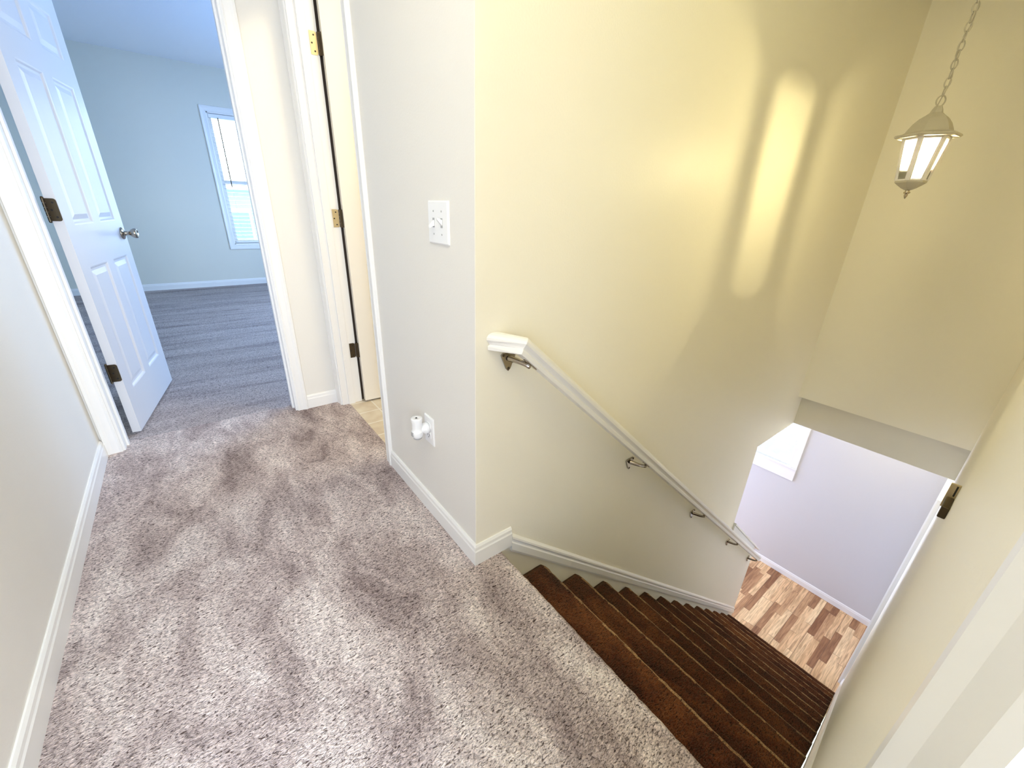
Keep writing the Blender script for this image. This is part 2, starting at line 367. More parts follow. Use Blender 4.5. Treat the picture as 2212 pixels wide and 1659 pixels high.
# bedroom walls
BWY = 7.246; bx0, bx1, bz0, bz1 = 0.618, 1.49, 0.560, 2.165
struct('wall_bedroom_far', boxes(((-1.75, BWY, 0), (bx0, BWY+0.14, 2.7)), ((bx1, BWY, 0), (2.6, BWY+0.14, 2.7)), ((bx0, BWY, 0), (bx1, BWY+0.14, bz0)), ((bx0, BWY, bz1), (bx1, BWY+0.14, 2.7))), PAINT_BED,
       'bedroom wall with the window, seen through the doorway')
struct('wall_bedroom_left', boxes(((-1.75, YB+0.1, 0), (-1.65, 7.3, 2.7))), PAINT_BED)
struct('wall_bedroom_right', boxes(((2.5, YB+0.1, 0), (2.6, 4.0, 2.7)), ((2.5, 5.8, 0), (2.6, 7.3, 2.7)), ((2.5, 4.0, 0), (2.6, 5.8, 0.7)), ((2.5, 4.0, 2.2), (2.6, 5.8, 2.7))), PAINT_BED)
# bathroom and back room shells
struct('wall_bathroom', boxes(((XW+0.115, 1.05, 0), (2.5, 1.12, ZC)), ((2.45, 1.1, 0), (2.55, YB, ZC))), CREAM)
struct('wall_gap_shade', boxes(((XW+0.1155, YB-0.060, 0), (2.45, YB-0.001, ZC))), GAP_SHADE)  # added dark sheet, stands in for shade behind the bathroom door
struct('ceiling_bathroom', boxes(((XW+0.115, 1.03, ZC), (2.55, YB, ZC+0.05))), CEIL)
struct('wall_backroom', boxes(((-1.7, -2.5, 0), (-1.6, -0.15, ZC)), ((2.3, -2.5, 0), (2.4, -0.15, ZC)), ((-1.7, -2.6, 0), (-1.1, -2.5, ZC)), ((0.8, -2.6, 0), (2.4, -2.5, ZC)), ((-1.1, -2.6, 0), (0.8, -2.5, 0.6)), ((-1.1, -2.6, 2.1), (0.8, -2.5, ZC))), PAINT_GREY)
struct('wall_backroom_side', boxes(((-1.7, -0.15, 0), (XL-0.12, -0.05, ZC))), PAINT_GREY)
struct('ceiling_backroom', boxes(((-1.7, -2.6, ZC), (2.4, -0.15, ZC+0.05))), CEIL)

# ------------------------------------------------------------------ baseboards and trim
struct('baseboard_left', base_run([(XL, -0.14), (XL, YB - 0.017)], 0, -1), TRIM, 'white baseboard along the hall wall')
struct('baseboard_switch', base_run([(XW, BY0 - 0.060), (XW, YS), (XW + 0.149, YS)], 0, -1), TRIM, 'white baseboard wrapping the wall corner at the stair top')
struct('baseboard_end', base_run([(DX1 + 0.058, YB), (XW - 0.002, YB)], 0, -1), TRIM, 'short white baseboard between the two doorways')
struct('baseboard_bedroom', base_run([(-1.65, BWY), (2.5, BWY)], 0, -1), TRIM, 'white baseboard under the bedroom window')
struct('baseboard_lower', base_run([(XF, -0.03), (XF, 4.0)], ZF, 1), TRIM, 'white baseboard at the foot of the lavender wall')
struct('baseboard_lower_near', base_run([(XK + 0.01, YN), (4.0, YN)], ZF, 1), TRIM, 'white baseboard beside the stair foot')
# drop face of the landing baseboard over the nosing
# sloping stair moulding
SK = [(0, 0), (0.010, 0.0), (0.012, 0.010), (0.012, 0.040), (0.0085, 0.046), (0.0085, 0.053), (0.013, 0.060), (0.012, 0.068), (0.004, 0.078), (0, 0.078)]
def stair_trim(y, s, x0, x1, zt):
    bm = bmesh.new(); L = []
    for x in (x0, x1):
        L.append([Vector((x, y + s * t, zt(x) - 0.083 + h * 1.06)) for t, h in SK])
    sweep(bm, L); return bm
zt = lambda x: 0.055 - 0.872 * (x - 0.737)
struct('trim_1', stair_trim(YS, -1, 0.738, 3.78, zt), TRIM, 'white sloping moulding above the steps on the handrail wall')
struct('trim_2', stair_trim(YN, 1, 0.70, 3.80, zt), TRIM, 'white sloping moulding above the steps on the near wall')
# knee-wall cap and apron
bm = bmesh.new()
def slab(bm, x0, x1, y0, y1, f, a, b):
    pts0 = [(x0, y0, f(x0)+a), (x0, y1, f(x0)+a), (x0, y1, f(x0)+b), (x0, y0, f(x0)+b)]
    pts1 = [(x1, y0, f(x1)+a), (x1, y1, f(x1)+a), (x1, y1, f(x1)+b), (x1, y0, f(x1)+b)]
    sweep(bm, [[Vector(p) for p in pts0], [Vector(p) for p in pts1]])
slab(bm, XE + 0.001, XK + 0.10, YS - 0.02, YS + T + 0.02, knee, 0.0, 0.022)
slab(bm, XE + 0.001, XK - 0.08, YS - 0.012, YS, knee, -0.075, 0.0)
struct('trim_3', bm, TRIM, 'white cap board on the sloping knee wall', bevel=0.003)
# door casings
struct('trim_4', casing(DX0, DX1, 0, DH, lambda a, z, t: (a, YB - t, z)), TRIM, 'white casing around the bedroom doorway')
struct('trim_5', casing(BY0, BY1, 0, DH, lambda a, z, t: (XW - t, a, z)), TRIM, 'white casing around the bathroom doorway')
struct('trim_6', casing(-0.46, NX0 - 0.022, 0, DH, lambda a, z, t: (a, YN + t * 1.05, z), w=1.12), TRIM, 'white casing of the doorway the viewer stands in')
# jambs with stops
def jamb_x(y0, y1, xa, xb, stop_y, lo=0.0):     # doorway in a wall running along x
    return boxes(((xa, y0, lo), (xa+0.016, y1, DH)), ((xb-0.016, y0, lo), (xb, y1, DH)), ((xa, y0, DH-0.016), (xb, y1, DH)),
                 ((xa+0.016, stop_y, lo), (xa+0.026, stop_y+0.032, DH-0.016)), ((xb-0.026, stop_y, lo), (xb-0.016, stop_y+0.032, DH-0.016)))
struct('trim_7', jamb_x(YB-0.002, YB+0.117, DX0-0.006, DX1+0.006, YB+0.045), TRIM, 'white jamb lining the bedroom doorway', bevel=0.0015)
struct('trim_8', boxes(((XW-0.002, BY1-0.010, 0), (XW+0.117, BY1+0.006, DH)), ((XW-0.002, BY0-0.006, 0), (XW+0.117, BY0+0.010, DH)),
                       ((XW+0.035, BY1-0.020, 0), (XW+0.072, BY1-0.010, DH)), ((XW-0.002, BY0, DH-0.016), (XW+0.117, BY1, DH))), TRIM, 'white jamb lining the bathroom doorway', bevel=0.0015)
struct('trim_9', boxes(((NX0-0.021, YN-0.117, 0), (NX0, YN+0.001, DH)), ((-0.482, YN-0.117, 0), (-0.461, YN+0.001, DH)), ((-0.482, YN-0.117, DH-0.016), (NX0, YN, DH))), TRIM, 'white jamb beside the viewer', bevel=0.002)

# ------------------------------------------------------------------ doors
def panel_face(bm, w, z0, h, y, s, panels):
    """a face with raised panels. s=+1/-1: outward normal along local y."""
    us = sorted({0, w, *[p[0] for p in panels], *[p[1] for p in panels]}); zs = sorted({z0, h, *[p[2] for p in panels], *[p[3] for p in panels]})
    for i in range(len(us)-1):
        for j in range(len(zs)-1):
            um, zm = (us[i]+us[i+1])/2, (zs[j]+zs[j+1])/2
            if any(p[0] < um < p[1] and p[2] < zm < p[3] for p in panels): continue
            bm.faces.new([bm.verts.new(q) for q in ((us[i], y, zs[j]), (us[i+1], y, zs[j]), (us[i+1], y, zs[j+1]), (us[i], y, zs[j+1]))])
    for a, b, c, d in panels:
        L = []
        for ins, dep in ((0, 0), (0.006, 0.0025), (0.012, 0.009), (0.022, 0.010), (0.044, 0.003), (0.048, 0.003)):
            L.append([Vector((u, y - s*dep, z)) for u, z in ((a+ins, c+ins), (b-ins, c+ins), (b-ins, d-ins), (a+ins, d-ins))])
        V = [[bm.verts.new(p) for p in l] for l in L]
        for i in range(len(V)-1):
            for j in range(4): bm.faces.new((V[i][j], V[i][(j+1) % 4], V[i+1][(j+1) % 4], V[i+1][j]))
        bm.faces.new(V[-1])
def door_leaf(w, z0=0.014, h=2.032, t=0.036):
    sc = w / 0.76
    U = [(0.098*sc, 0.335*sc), (0.425*sc, 0.662*sc)]; Z = [(0.225, 0.838), (1.020, 1.636), (1.742, 1.925)]
    P = [(u[0], u[1], z[0], z[1]) for u in U for z in Z]
    bm = bmesh.new(); panel_face(bm, w, z0, h, 0, -1, P); panel_face(bm, w, z0, h, t, 1, P)
    for q in (((0,0,z0),(0,t,z0),(0,t,h),(0,0,h)), ((w,0,z0),(w,t,z0),(w,t,h),(w,0,h)), ((0,0,z0),(w,0,z0),(w,t,z0),(0,t,z0)), ((0,0,h),(w,0,h),(w,t,h),(0,t,h))):
        bm.faces.new([bm.verts.new(p) for p in q])
    return bm
def rounded(w, h, r, n=6, corners=(1, 1, 1, 1)):
    pts = []
    for (cx, cy, a0), c in zip(((w-r, h-r, 0), (r, h-r, 90), (r, r, 180), (w-r, r, 270)), corners):
        if not c:
            pts.append({0: (w, h), 90: (0, h), 180: (0, 0), 270: (w, 0)}[a0]); continue
        for k in range(n+1):
            a = math.radians(a0 + 90*k/n); pts.append((cx + r*math.cos(a), cy + r*math.sin(a)))
    return pts
# bedroom door: local x along the leaf from hinge, local y = away from the visible face
ang = math.atan2(0.985, 0.175)
d1 = shell('door_1', 'open white six-panel bedroom door', (-0.372, 2.660, 0), ang)
obj('door_leaf', door_leaf(0.76), DOORM, d1)
def knob(parent, u, z, side, ydir):
    bm = bmesh.new()
    M = Matrix.Translation((u, side, z)) @ Matrix.Rotation(math.pi/2 * ydir, 4, 'X')
    b2 = bmesh.new(); lathe(b2, [(0, 0), (0.032, 0), (0.033, 0.003), (0.030, 0.007), (0.022, 0.010), (0.014, 0.012), (0.0115, 0.018), (0.0115, 0.030),
                                 (0.014, 0.036), (0.021, 0.044), (0.0255, 0.054), (0.0265, 0.062), (0.024, 0.068), (0.017, 0.070), (0.014, 0.067), (0.0, 0.066)], seg=32)
    bmesh.ops.transform(b2, matrix=M, verts=b2.verts)
    return obj('knob', b2, NICKEL, parent, smooth=True)
knob(d1, 0.697, 0.950, 0.0, 1)
knob(d1, 0.697, 0.950, 0.036, -1)
def hinge(parent, z, u0=-0.052, w=0.030, face='edge', leafm=BRONZE, pin=(-0.058, 0.020)):
    """dark hinge: leaf on the door edge (local x=0 plane), knuckle at pin, jamb leaf"""
    bm = bmesh.new(); h = 0.089
    pts = rounded(0.034, h, 0.010, corners=(0, 1, 1, 0))
    prism(bm, [(-0.0015, 0.001 + a, z + b) for a, b in pts], (-0.0018, 0, 0))
    L = obj('hinge', bm, leafm, parent)
    b2 = bmesh.new(); kx, ky = -0.006, 0.040
    for k in range(5):
        tube(b2, [(kx, ky, z + h*k/5 + 0.0006), (kx, ky, z + h*(k+1)/5 - 0.0006)], 0.0058, 14)
    sphere(b2, (kx, ky, z + h + 0.002), 0.0055); sphere(b2, (kx, ky, z - 0.002), 0.0055)
    obj('hinge_pin', b2, leafm, L, smooth=False)
    b3 = bmesh.new(); prism(b3, [(-0.0075, 0.038, z), (-0.0075, 0.038, z+h), (-0.040, 0.030, z+h), (-0.040, 0.030, z)], (0.0005, -0.002, 0))
    obj('hinge_leaf', b3, leafm, L)
    for dz in (0.016, 0.044, 0.073):
        b4 = bmesh.new(); tube(b4, [(-0.0030, 0.018 + (0.006 if dz == 0.044 else -0.004), z + dz), (-0.0042, 0.018 + (0.006 if dz == 0.044 else -0.004), z + dz)], 0.0042, 12)
        obj('screw', b4, DARK, L)
    return L
for z in (0.300, 1.040, 1.770): hinge(d1, z)
obj('latch_plate', boxes(((0.7598, 0.006, 0.92), (0.7612, 0.030, 0.98))), NICKEL, d1)

# bathroom door, opened into the bathroom
d2 = shell('door_2', 'open cream bathroom door seen edge-on past the hinged jamb', (0.715, 2.385, 0), math.radians(-4.0))
obj('door_leaf', door_leaf(0.70), CREAM, d2)
def jamb_hinge(z, m):
    h = 0.089; bm = bmesh.new()
    x1 = XW + 0.112; y = BY1 - 0.0105
    prism(bm, [(x1 - a, y, z + b) for a, b in rounded(0.032, h, 0.010, corners=(0, 1, 1, 0))], (0, -0.0016, 0))
    L = part('hinge', bm, m, d2)
    b2 = bmesh.new(); kx, ky = x1 + 0.006, y - 0.004
    for k in range(5): tube(b2, [(kx, ky, z + h*k/5 + 0.0006), (kx, ky, z + h*(k+1)/5 - 0.0006)], 0.0058, 14)
    b2t = part('hinge_pin', b2, BRONZE, d2); b2t.parent = L
    for dz, dx in ((0.014, 0.010), (0.044, 0.020), (0.075, 0.010)):
        b4 = bmesh.new(); tube(b4, [(x1 - dx - 0.004, y - 0.0014, z + dz), (x1 - dx - 0.004, y - 0.0026, z + dz)], 0.0036, 12)
        s = part('screw', b4, DARK, d2); s.parent = L
    b5 = bmesh.new(); prism(b5, [(kx, ky - 0.004, z), (kx + 0.014, ky - 0.022, z), (kx + 0.014, ky - 0.022, z + h), (kx, ky - 0.004, z + h)], (0.001, 0.001, 0))
    q = part('hinge_leaf', b5, BRONZE, d2); q.parent = L
jamb_hinge(1.775, BRASS); jamb_hinge(1.030, BRASS); jamb_hinge(0.296, BRONZE)
# lower hall door in the near wall (edge-on)
d3 = shell('door_3', 'white door and casing beside the lavender wall', (4.05, YN, ZF))
o = obj('door_leaf', door_leaf(0.76, t=0.03), DOORM, d3)
o.rotation_euler = (0, 0, math.pi); o.location = (0.76, 0.004, 0)
b = casing(4.05, 4.81, ZF, ZF + 2.05, lambda a, z, t: (a, YN + t * 1.9, z)); part('door_frame', b, TRIM, d3)

# ------------------------------------------------------------------ bedroom window and blind
w1 = shell('window_1', 'white-framed bedroom window behind the blind', (bx0, BWY, bz0))
b = casing(bx0, bx1, bz0, bz1, lambda a, z, t: (a, BWY - t, z), w=1.12, closed=True); part('window_frame', b, TRIM, w1)
fz = (bz0 + bz1) / 2 + 0.0
b = boxes(((bx0, BWY-0.001, bz0), (bx0+0.014, BWY+0.14, bz1)), ((bx1-0.014, BWY-0.001, bz0), (bx1, BWY+0.14, bz1)), ((bx0, BWY-0.001, bz0), (bx1, BWY+0.14, bz0+0.014)), ((bx0, BWY-0.001, bz1-0.014), (bx1, BWY+0.14, bz1)))
part('window_jamb', b, TRIM, w1)
def sash(x0, x1, z0, z1, y, t=0.035, w=0.04):
    return boxes(((x0, y, z0), (x0+w, y+t, z1)), ((x1-w, y, z0), (x1, y+t, z1)), ((x0+w, y, z0), (x1-w, y+t, z0+w)), ((x0+w, y, z1-w), (x1-w, y+t, z1)))
s1 = part('sash', sash(bx0+0.014, bx1-0.014, bz0+0.014, fz+0.02, BWY+0.075), TRIM, w1, bevel=0.002)
s2 = part('sash', sash(bx0+0.014, bx1-0.014, fz-0.02, bz1-0.014, BWY+0.11), TRIM, w1, bevel=0.002)
g = part('glass_pane', boxes(((bx0+0.054, BWY+0.090, bz0+0.054), (bx1-0.054, BWY+0.094, fz-0.02))), GLASS, w1); g.parent = s1
g = part('glass_pane', boxes(((bx0+0.054, BWY+0.125, fz+0.02), (bx1-0.054, BWY+0.129, bz1-0.054))), GLASS, w1); g.parent = s2

bl = thing('window_blind', 'white horizontal slatted blind hanging in the bedroom window', 'blind', (bx0+0.02, BWY+0.035, bz0+0.02))
part('headrail', boxes(((bx0+0.018, BWY+0.012, bz1-0.062), (bx1-0.018, BWY+0.062, bz1-0.018))), PLASTIC, bl, bevel=0.003)
bm = bmesh.new(); zz = bz1 - 0.085; ns = 0
while zz > bz0 + 0.055:
    L = []
    for x in (bx0+0.022, bx1-0.022):
        lp = []
        for k in range(5):
            v = -0.024 + 0.012*k; ca, sa = math.cos(math.radians(8)), math.sin(math.radians(8))
            arch = 0.003 * (1 - (v/0.024)**2)
            lp.append((x, BWY+0.037 + v*ca, zz + v*sa + arch))
        for k in range(4, -1, -1):
            q = lp[k]; lp.append((q[0], q[1], q[2] + 0.0026))
        L.append([Vector(p) for p in lp])
    sweep(bm, L); zz -= 0.050; ns += 1
part('slats', bm, PLASTIC, bl)
part('bottom_rail', boxes(((bx0+0.022, BWY+0.014, bz0+0.022), (bx1-0.022, BWY+0.060, bz0+0.042))), PLASTIC, bl, bevel=0.003)
bm = bmesh.new()
for x in (bx0+0.12, bx1-0.12):
    for dy in (0.012, 0.062): tube(bm, [(x, BWY+dy, bz0+0.04), (x, BWY+dy, bz1-0.06)], 0.0009, 6)
part('ladder_cord', bm, PLASTIC, bl)
bm = bmesh.new(); tube(bm, [(0.735, BWY-0.004, bz1-0.06), (0.733, BWY-0.010, 1.30)], 0.006, 8)
part('tilt_wand', bm, BRONZE, bl)
# outside: neighbouring house and ground
nb = thing('neighbouring_house', 'blue sided house seen through the bedroom blind', 'house', (-1, 15, -2.9))
part('wall', boxes(((-5.0, 15, -2.9), (2.02, 20, 1.40))), SIDING, nb)
part('roof', boxes(((-5.3, 14.7, 1.40), (2.2, 20, 1.52))), SIDEW, nb)
for x in (0.2, 1.25):
    f = part('window', boxes(((x, 14.95, -0.3), (x+0.6, 15.01, 0.9))), SIDEW, nb)
    g = part('pane', boxes(((x+0.06, 14.93, -0.22), (x+0.54, 14.96, 0.82))), SIDEG, nb); g.parent = f
struct('ground', boxes(((-30, 7.5, -3.1), (30, 60, -2.95))), CONC)
struct('ground_side', boxes(((5.2, -20, -3.1), (30, 7.5, -2.95))), ASPH)

# lower window
w2 = shell('window_2', 'bright white-framed window high in the lavender wall', (XF, WY0, WZ0))
b = boxes(((XF-0.016, WY0-0.002, WZ0), (XF+0.002, WY1+0.06, WZ0+0.145)), ((XF-0.030, WY0-0.004, WZ0+0.145), (XF+0.03, WY1+0.07, WZ0+0.160)), ((XF-0.014, WY0-0.002, WZ0+0.16), (XF+0.10, WY0+0.075, ZH-0.004)), ((XF-0.014, WY1-0.06, WZ0+0.16), (XF+0.10, WY1+0.02, ZH-0.004)))
part('window_frame', b, TRIM, w2, bevel=0.003)
s = part('sash', boxes(((XF+0.045, WY0+0.075, WZ0+0.16), (XF+0.08, WY0+0.105, ZH-0.01)), ((XF+0.045, WY1-0.09, WZ0+0.16), (XF+0.08, WY1-0.06, ZH-0.01)), ((XF+0.045, WY0+0.105, WZ0+0.16), (XF+0.08, WY1-0.09, WZ0+0.19)),
                       ((XF+0.03, WY0+0.075, -1.19), (XF+0.09, WY1-0.06, -1.165)), ((XF+0.04, WY0+0.075, -1.15), (XF+0.08, WY1-0.06, -1.13))), TRIM, w2, bevel=0.002)
g = part('glass_pane', boxes(((XF+0.060, WY0+0.105, WZ0+0.19), (XF+0.064, WY1-0.09, WZ1+0.01))), GLASS, w2); g.parent = s

# ------------------------------------------------------------------ staircase
st = thing('staircase', 'carpeted staircase going down from the landing, shade in its dark brown', 'stairs', (XN, YN, ZF))
def step(k):
    xn = XN + RUN * k; zt_ = -RIS * k
    xr = xn - 0.020; xb = xn - RUN - 0.012
    bm = bmesh.new(); prof = [(xb, zt_ - 0.030), (xb, zt_)]
    R = 0.016; cx, cz = xn - R, zt_ - R
    for a in (90, 66, 42, 18, -6, -30, -60, -90):
        prof.append((cx + R*math.cos(math.radians(a)), cz + R*math.sin(math.radians(a))))
    prof += [(xr, zt_ - 0.034), (xr, zt_ - RIS - 0.002), (xr - 0.02, zt_ - RIS - 0.002), (xr - 0.02, zt_ - 0.030)]
    ny = 48; L = []
    for i in range(ny + 1):
        y = YN + 0.0125 + (YS - 0.002 - YN - 0.0125) * i / ny
        j = (random.random() - .5) * 0.0035; jz = (random.random() - .5) * 0.002
        e = 0.006 * max(0, 1 - (YS - y) / 0.02)
        L.append([Vector((x + (j - e if 1 < q < 10 else 0), y, z + (jz - e * 0.6 if 1 < q < 8 else 0))) for q, (x, z) in enumerate(prof)])
    sweep(bm, L); bm.normal_update()
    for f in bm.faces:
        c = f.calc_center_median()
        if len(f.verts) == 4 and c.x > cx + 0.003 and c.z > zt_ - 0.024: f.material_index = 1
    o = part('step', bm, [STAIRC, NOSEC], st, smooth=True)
    m = o.modifiers.new('w', 'WEIGHTED_NORMAL')
    return o
for k in range(1, 14): step(k)
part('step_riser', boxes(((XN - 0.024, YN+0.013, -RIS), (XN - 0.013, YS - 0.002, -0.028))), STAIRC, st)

# ------------------------------------------------------------------ handrail with brackets
hr = thing('handrail', 'white wall-mounted handrail descending along the stairwell wall', 'handrail', (0.70, YS, 0.80))
yr = YS - 0.068
RP = [(-0.020, -0.024), (0.020, -0.024), (0.021, -0.012), (0.0165, -0.008), (0.019, -0.002), (0.024, 0.006), (0.0235, 0.014), (0.019, 0.021), (0.011, 0.0255), (0, 0.027),
      (-0.011, 0.0255), (-0.019, 0.021), (-0.0235, 0.014), (-0.024, 0.006), (-0.019, -0.002), (-0.0165, -0.008), (-0.021, -0.012)]
rs = 0.868
SP = [Vector((0.652, YS - 0.001, 0.803)), Vector((0.700, yr, 0.797)), Vector((3.72, yr, 0.797 - rs * (3.72 - 0.700)))]
def rail_frame(a, b):
    t = (b - a).normalized(); sd = Vector((-t.y, t.x, 0)).normalized(); return t, sd, t.cross(sd) * (1 if t.cross(sd).z > 0 else -1)
f1, f2 = rail_frame(SP[0], SP[1]), rail_frame(SP[1], SP[2])
def rail_cut(P, fr, pn):
    t, sd, n = fr; L = []
    for w, h in RP:
        q = P + sd * w + n * h; L.append(q + t * ((P - q).dot(pn) / t.dot(pn)))
    return L
mit = (f1[0] + f2[0]).normalized()
bm = bmesh.new(); sweep(bm, [rail_cut(SP[0], f1, Vector((0, 1, 0))), rail_cut(SP[1], f2, mit), rail_cut(SP[2], f2, f2[0])]); part('rail', bm, RAILM, hr, bevel=0.0012)
def bracket(x, z):
    """triangular wall plate with a curved arm rising to a saddle under the rail"""
    bm = bmesh.new()
    tri = [(-0.026, 0.030), (-0.034, 0.022), (-0.030, 0.012), (-0.010, -0.034), (0.0, -0.044), (0.010, -0.034), (0.030, 0.012), (0.034, 0.022), (0.026, 0.030)]
    prism(bm, [(x + a*0.8, YS, z + b*0.8) for a, b in tri], (0, -0.006, 0))
    zr = 0.805 - rs * (x + 0.03 - 0.690) - 0.032 if x > 0.66 else 0.79
    zt_ = zr + 0.004; q = []
    for k in range(9):
        u = k / 8
        q.append((x + 0.030*u, YS - 0.006 - (0.062) * math.sin(u*math.pi/2), z + 0.006 + (zt_ - 0.012 - z - 0.006) * (1 - math.cos(u*math.pi/2))))
    tube(bm, q, [0.0095, 0.009, 0.0085, 0.008, 0.0075, 0.007, 0.007, 0.0075, 0.008], 12)
    c = Vector((x + 0.030, yr, zt_ - 0.007)); d = Vector((1, 0, -rs)).normalized(); nn = Vector((rs, 0, 1)).normalized()
    pr = [c + d*a + Vector((0, b_, 0)) for a, b_ in [(p[0]-0.030, p[1]-0.008) for p in rounded(0.060, 0.016, 0.007)]]
    prism(bm, pr, nn * 0.004)
    o = part('bracket', bm, NICKEL, hr, smooth=False, bevel=0.001)
    for a, b_ in ((-0.020, 0.018), (0.020, 0.018), (0, -0.026)):
        b2 = bmesh.new(); sphere(b2, (x + a, YS - 0.006, z + b_), 0.0045, sy=0.6, seg=10)
        s = part('screw', b2, BRONZE, hr, smooth=True); s.parent = o
for x, z in ((0.700, 0.738), (1.420, 0.098), (2.205, -0.585), (2.985, -1.262), (3.665, -1.852)): bracket(x, z)

# ------------------------------------------------------------------ switch plate, outlet, plug-in freshener
sw = thing('light_switch', 'white double toggle switch plate on the off-white wall', 'light switch', (XW, 1.098, 1.108))
bm = bmesh.new(); y0, z0 = 1.098 - 0.058, 1.108 - 0.057
L = []
for ins, dep in ((0, 0), (0, 0.003), (0.004, 0.006)):
    L.append([Vector((XW - dep, y0 + ins + a*(1-2*ins/0.116), z0 + ins + b*(1-2*ins/0.114))) for a, b in rounded(0.116, 0.114, 0.003, 3)])
sweep(bm, L); part('plate', bm, PLASTIC, sw)
for yy, up in ((1.121, -1), (1.075, 1)):
    part('switch_slot', boxes(((XW-0.0064, yy-0.0055, 1.108-0.0125), (XW-0.0058, yy+0.0055, 1.108+0.0125))), PLASTIC_G, sw)
    bm = bmesh.new(); prism(bm, [(XW-0.005, yy-0.0045, 1.108-0.008), (XW-0.005, yy-0.0045, 1.108+0.008), (XW-0.021, yy-0.0038, 1.108+0.003+up*0.011), (XW-0.021, yy-0.0038, 1.108-0.003+up*0.011)], (0, 0.008, 0))
    part('toggle', bm, PLASTIC, sw, bevel=0.001)
    for dz in (-0.030, 0.030):
        bm = bmesh.new(); sphere(bm, (XW-0.006, yy, 1.108+dz), 0.0028, sx=0.4, seg=10)
        part('screw', bm, PLASTIC_G, sw, smooth=True)
oc, oz = 1.226, 0.388
ou = thing('wall_outlet', 'white duplex outlet plate low on the off-white wall', 'outlet', (XW, oc, oz))
bm = bmesh.new(); L = []
for ins, dep in ((0, 0), (0, 0.003), (0.004, 0.0055)):
    L.append([Vector((XW - dep, oc-0.035+ins+a*(1-2*ins/0.07), oz-0.057+ins+b*(1-2*ins/0.114))) for a, b in rounded(0.07, 0.114, 0.003, 3)])
sweep(bm, L); part('plate', bm, PLASTIC, ou)
for dz in (-0.0195, 0.0195):
    bm = bmesh.new(); prism(bm, [(XW-0.005, oc-0.017+a, oz+dz-0.014+b) for a, b in rounded(0.034, 0.028, 0.010)], (-0.002, 0, 0))
    s = part('socket', bm, PLASTIC, ou)
    b2 = boxes(((XW-0.0074, oc-0.008, oz+dz-0.003), (XW-0.0068, oc-0.006, oz+dz+0.006)), ((XW-0.0074, oc+0.006, oz+dz-0.003), (XW-0.0068, oc+0.008, oz+dz+0.005)), ((XW-0.0074, oc-0.002, oz+dz-0.010), (XW-0.0068, oc+0.002, oz+dz-0.006)))
    q = part('socket_slot', b2, DARK, ou); q.parent = s
fx, fy, fz_ = XW - 0.048, 1.232, 0.402
fr = thing('plug_in_freshener', 'white plug-in air freshener pushed into the wall outlet', 'air freshener', (fx, fy, fz_))
bm = bmesh.new()      # housing plugged in the upper socket
b2 = bmesh.new(); lathe(b2, [(0, 0), (0.019, 0), (0.021, 0.004), (0.021, 0.014), (0.017, 0.020), (0.015, 0.030), (0, 0.030)], seg=28)
bmesh.ops.transform(b2, matrix=Matrix.Translation((XW-0.0072, fy-0.002, fz_-0.004)) @ Matrix.Rotation(-math.pi/2, 4, 'Y'), verts=b2.verts)
part('plug_body', b2, PLASTIC, fr, smooth=True)
b2 = bmesh.new(); lathe(b2, [(0, -0.034), (0.012, -0.034), (0.018, -0.029), (0.0205, -0.020), (0.021, -0.010), (0.020, -0.004), (0.0175, -0.002), (0.0185, 0.012), (0.018, 0.024), (0.0195, 0.034), (0.0205, 0.044), (0.0195, 0.047), (0.006, 0.047), (0.005, 0.0445), (0, 0.0445)], axis=(fx, fy), seg=36, z0=fz_)
part('housing', b2, PLASTIC, fr, smooth=True)
b2 = bmesh.new(); lathe(b2, [(0, -0.040), (0.010, -0.040), (0.0155, -0.036), (0.0165, -0.030), (0, -0.028)], axis=(fx, fy), seg=28, z0=fz_)
part('oil_bottle', b2, PLASTIC_G, fr, smooth=True)
part('dial', boxes(((fx-0.0225, fy-0.008, fz_-0.022), (fx-0.018, fy+0.006, fz_-0.006))), PLASTIC_G, fr, bevel=0.001)
b2 = bmesh.new(); tube(b2, [(fx-0.001, fy, fz_+0.0465), (fx-0.001, fy, fz_+0.0480)], 0.0035, 12); part('wick_hole', b2, DARK, fr)

# metal strike catch on the near wall
mc = thing('metal_catch', 'small brass catch plate with a dark slot on the stairwell wall opposite the handrail', 'catch', (1.72, YN, 0.37))
part('plate', boxes(((1.70, YN, 0.345), (1.706, YN+0.022, 0.430))), BRASS, mc, bevel=0.001)
part('keeper', boxes(((1.62, YN, 0.345), (1.70, YN+0.018, 0.385))), BRONZE, mc, bevel=0.003)
part('slot', boxes(((1.6985, YN+0.004, 0.390), (1.6998, YN+0.008, 0.425))), DARK, mc)

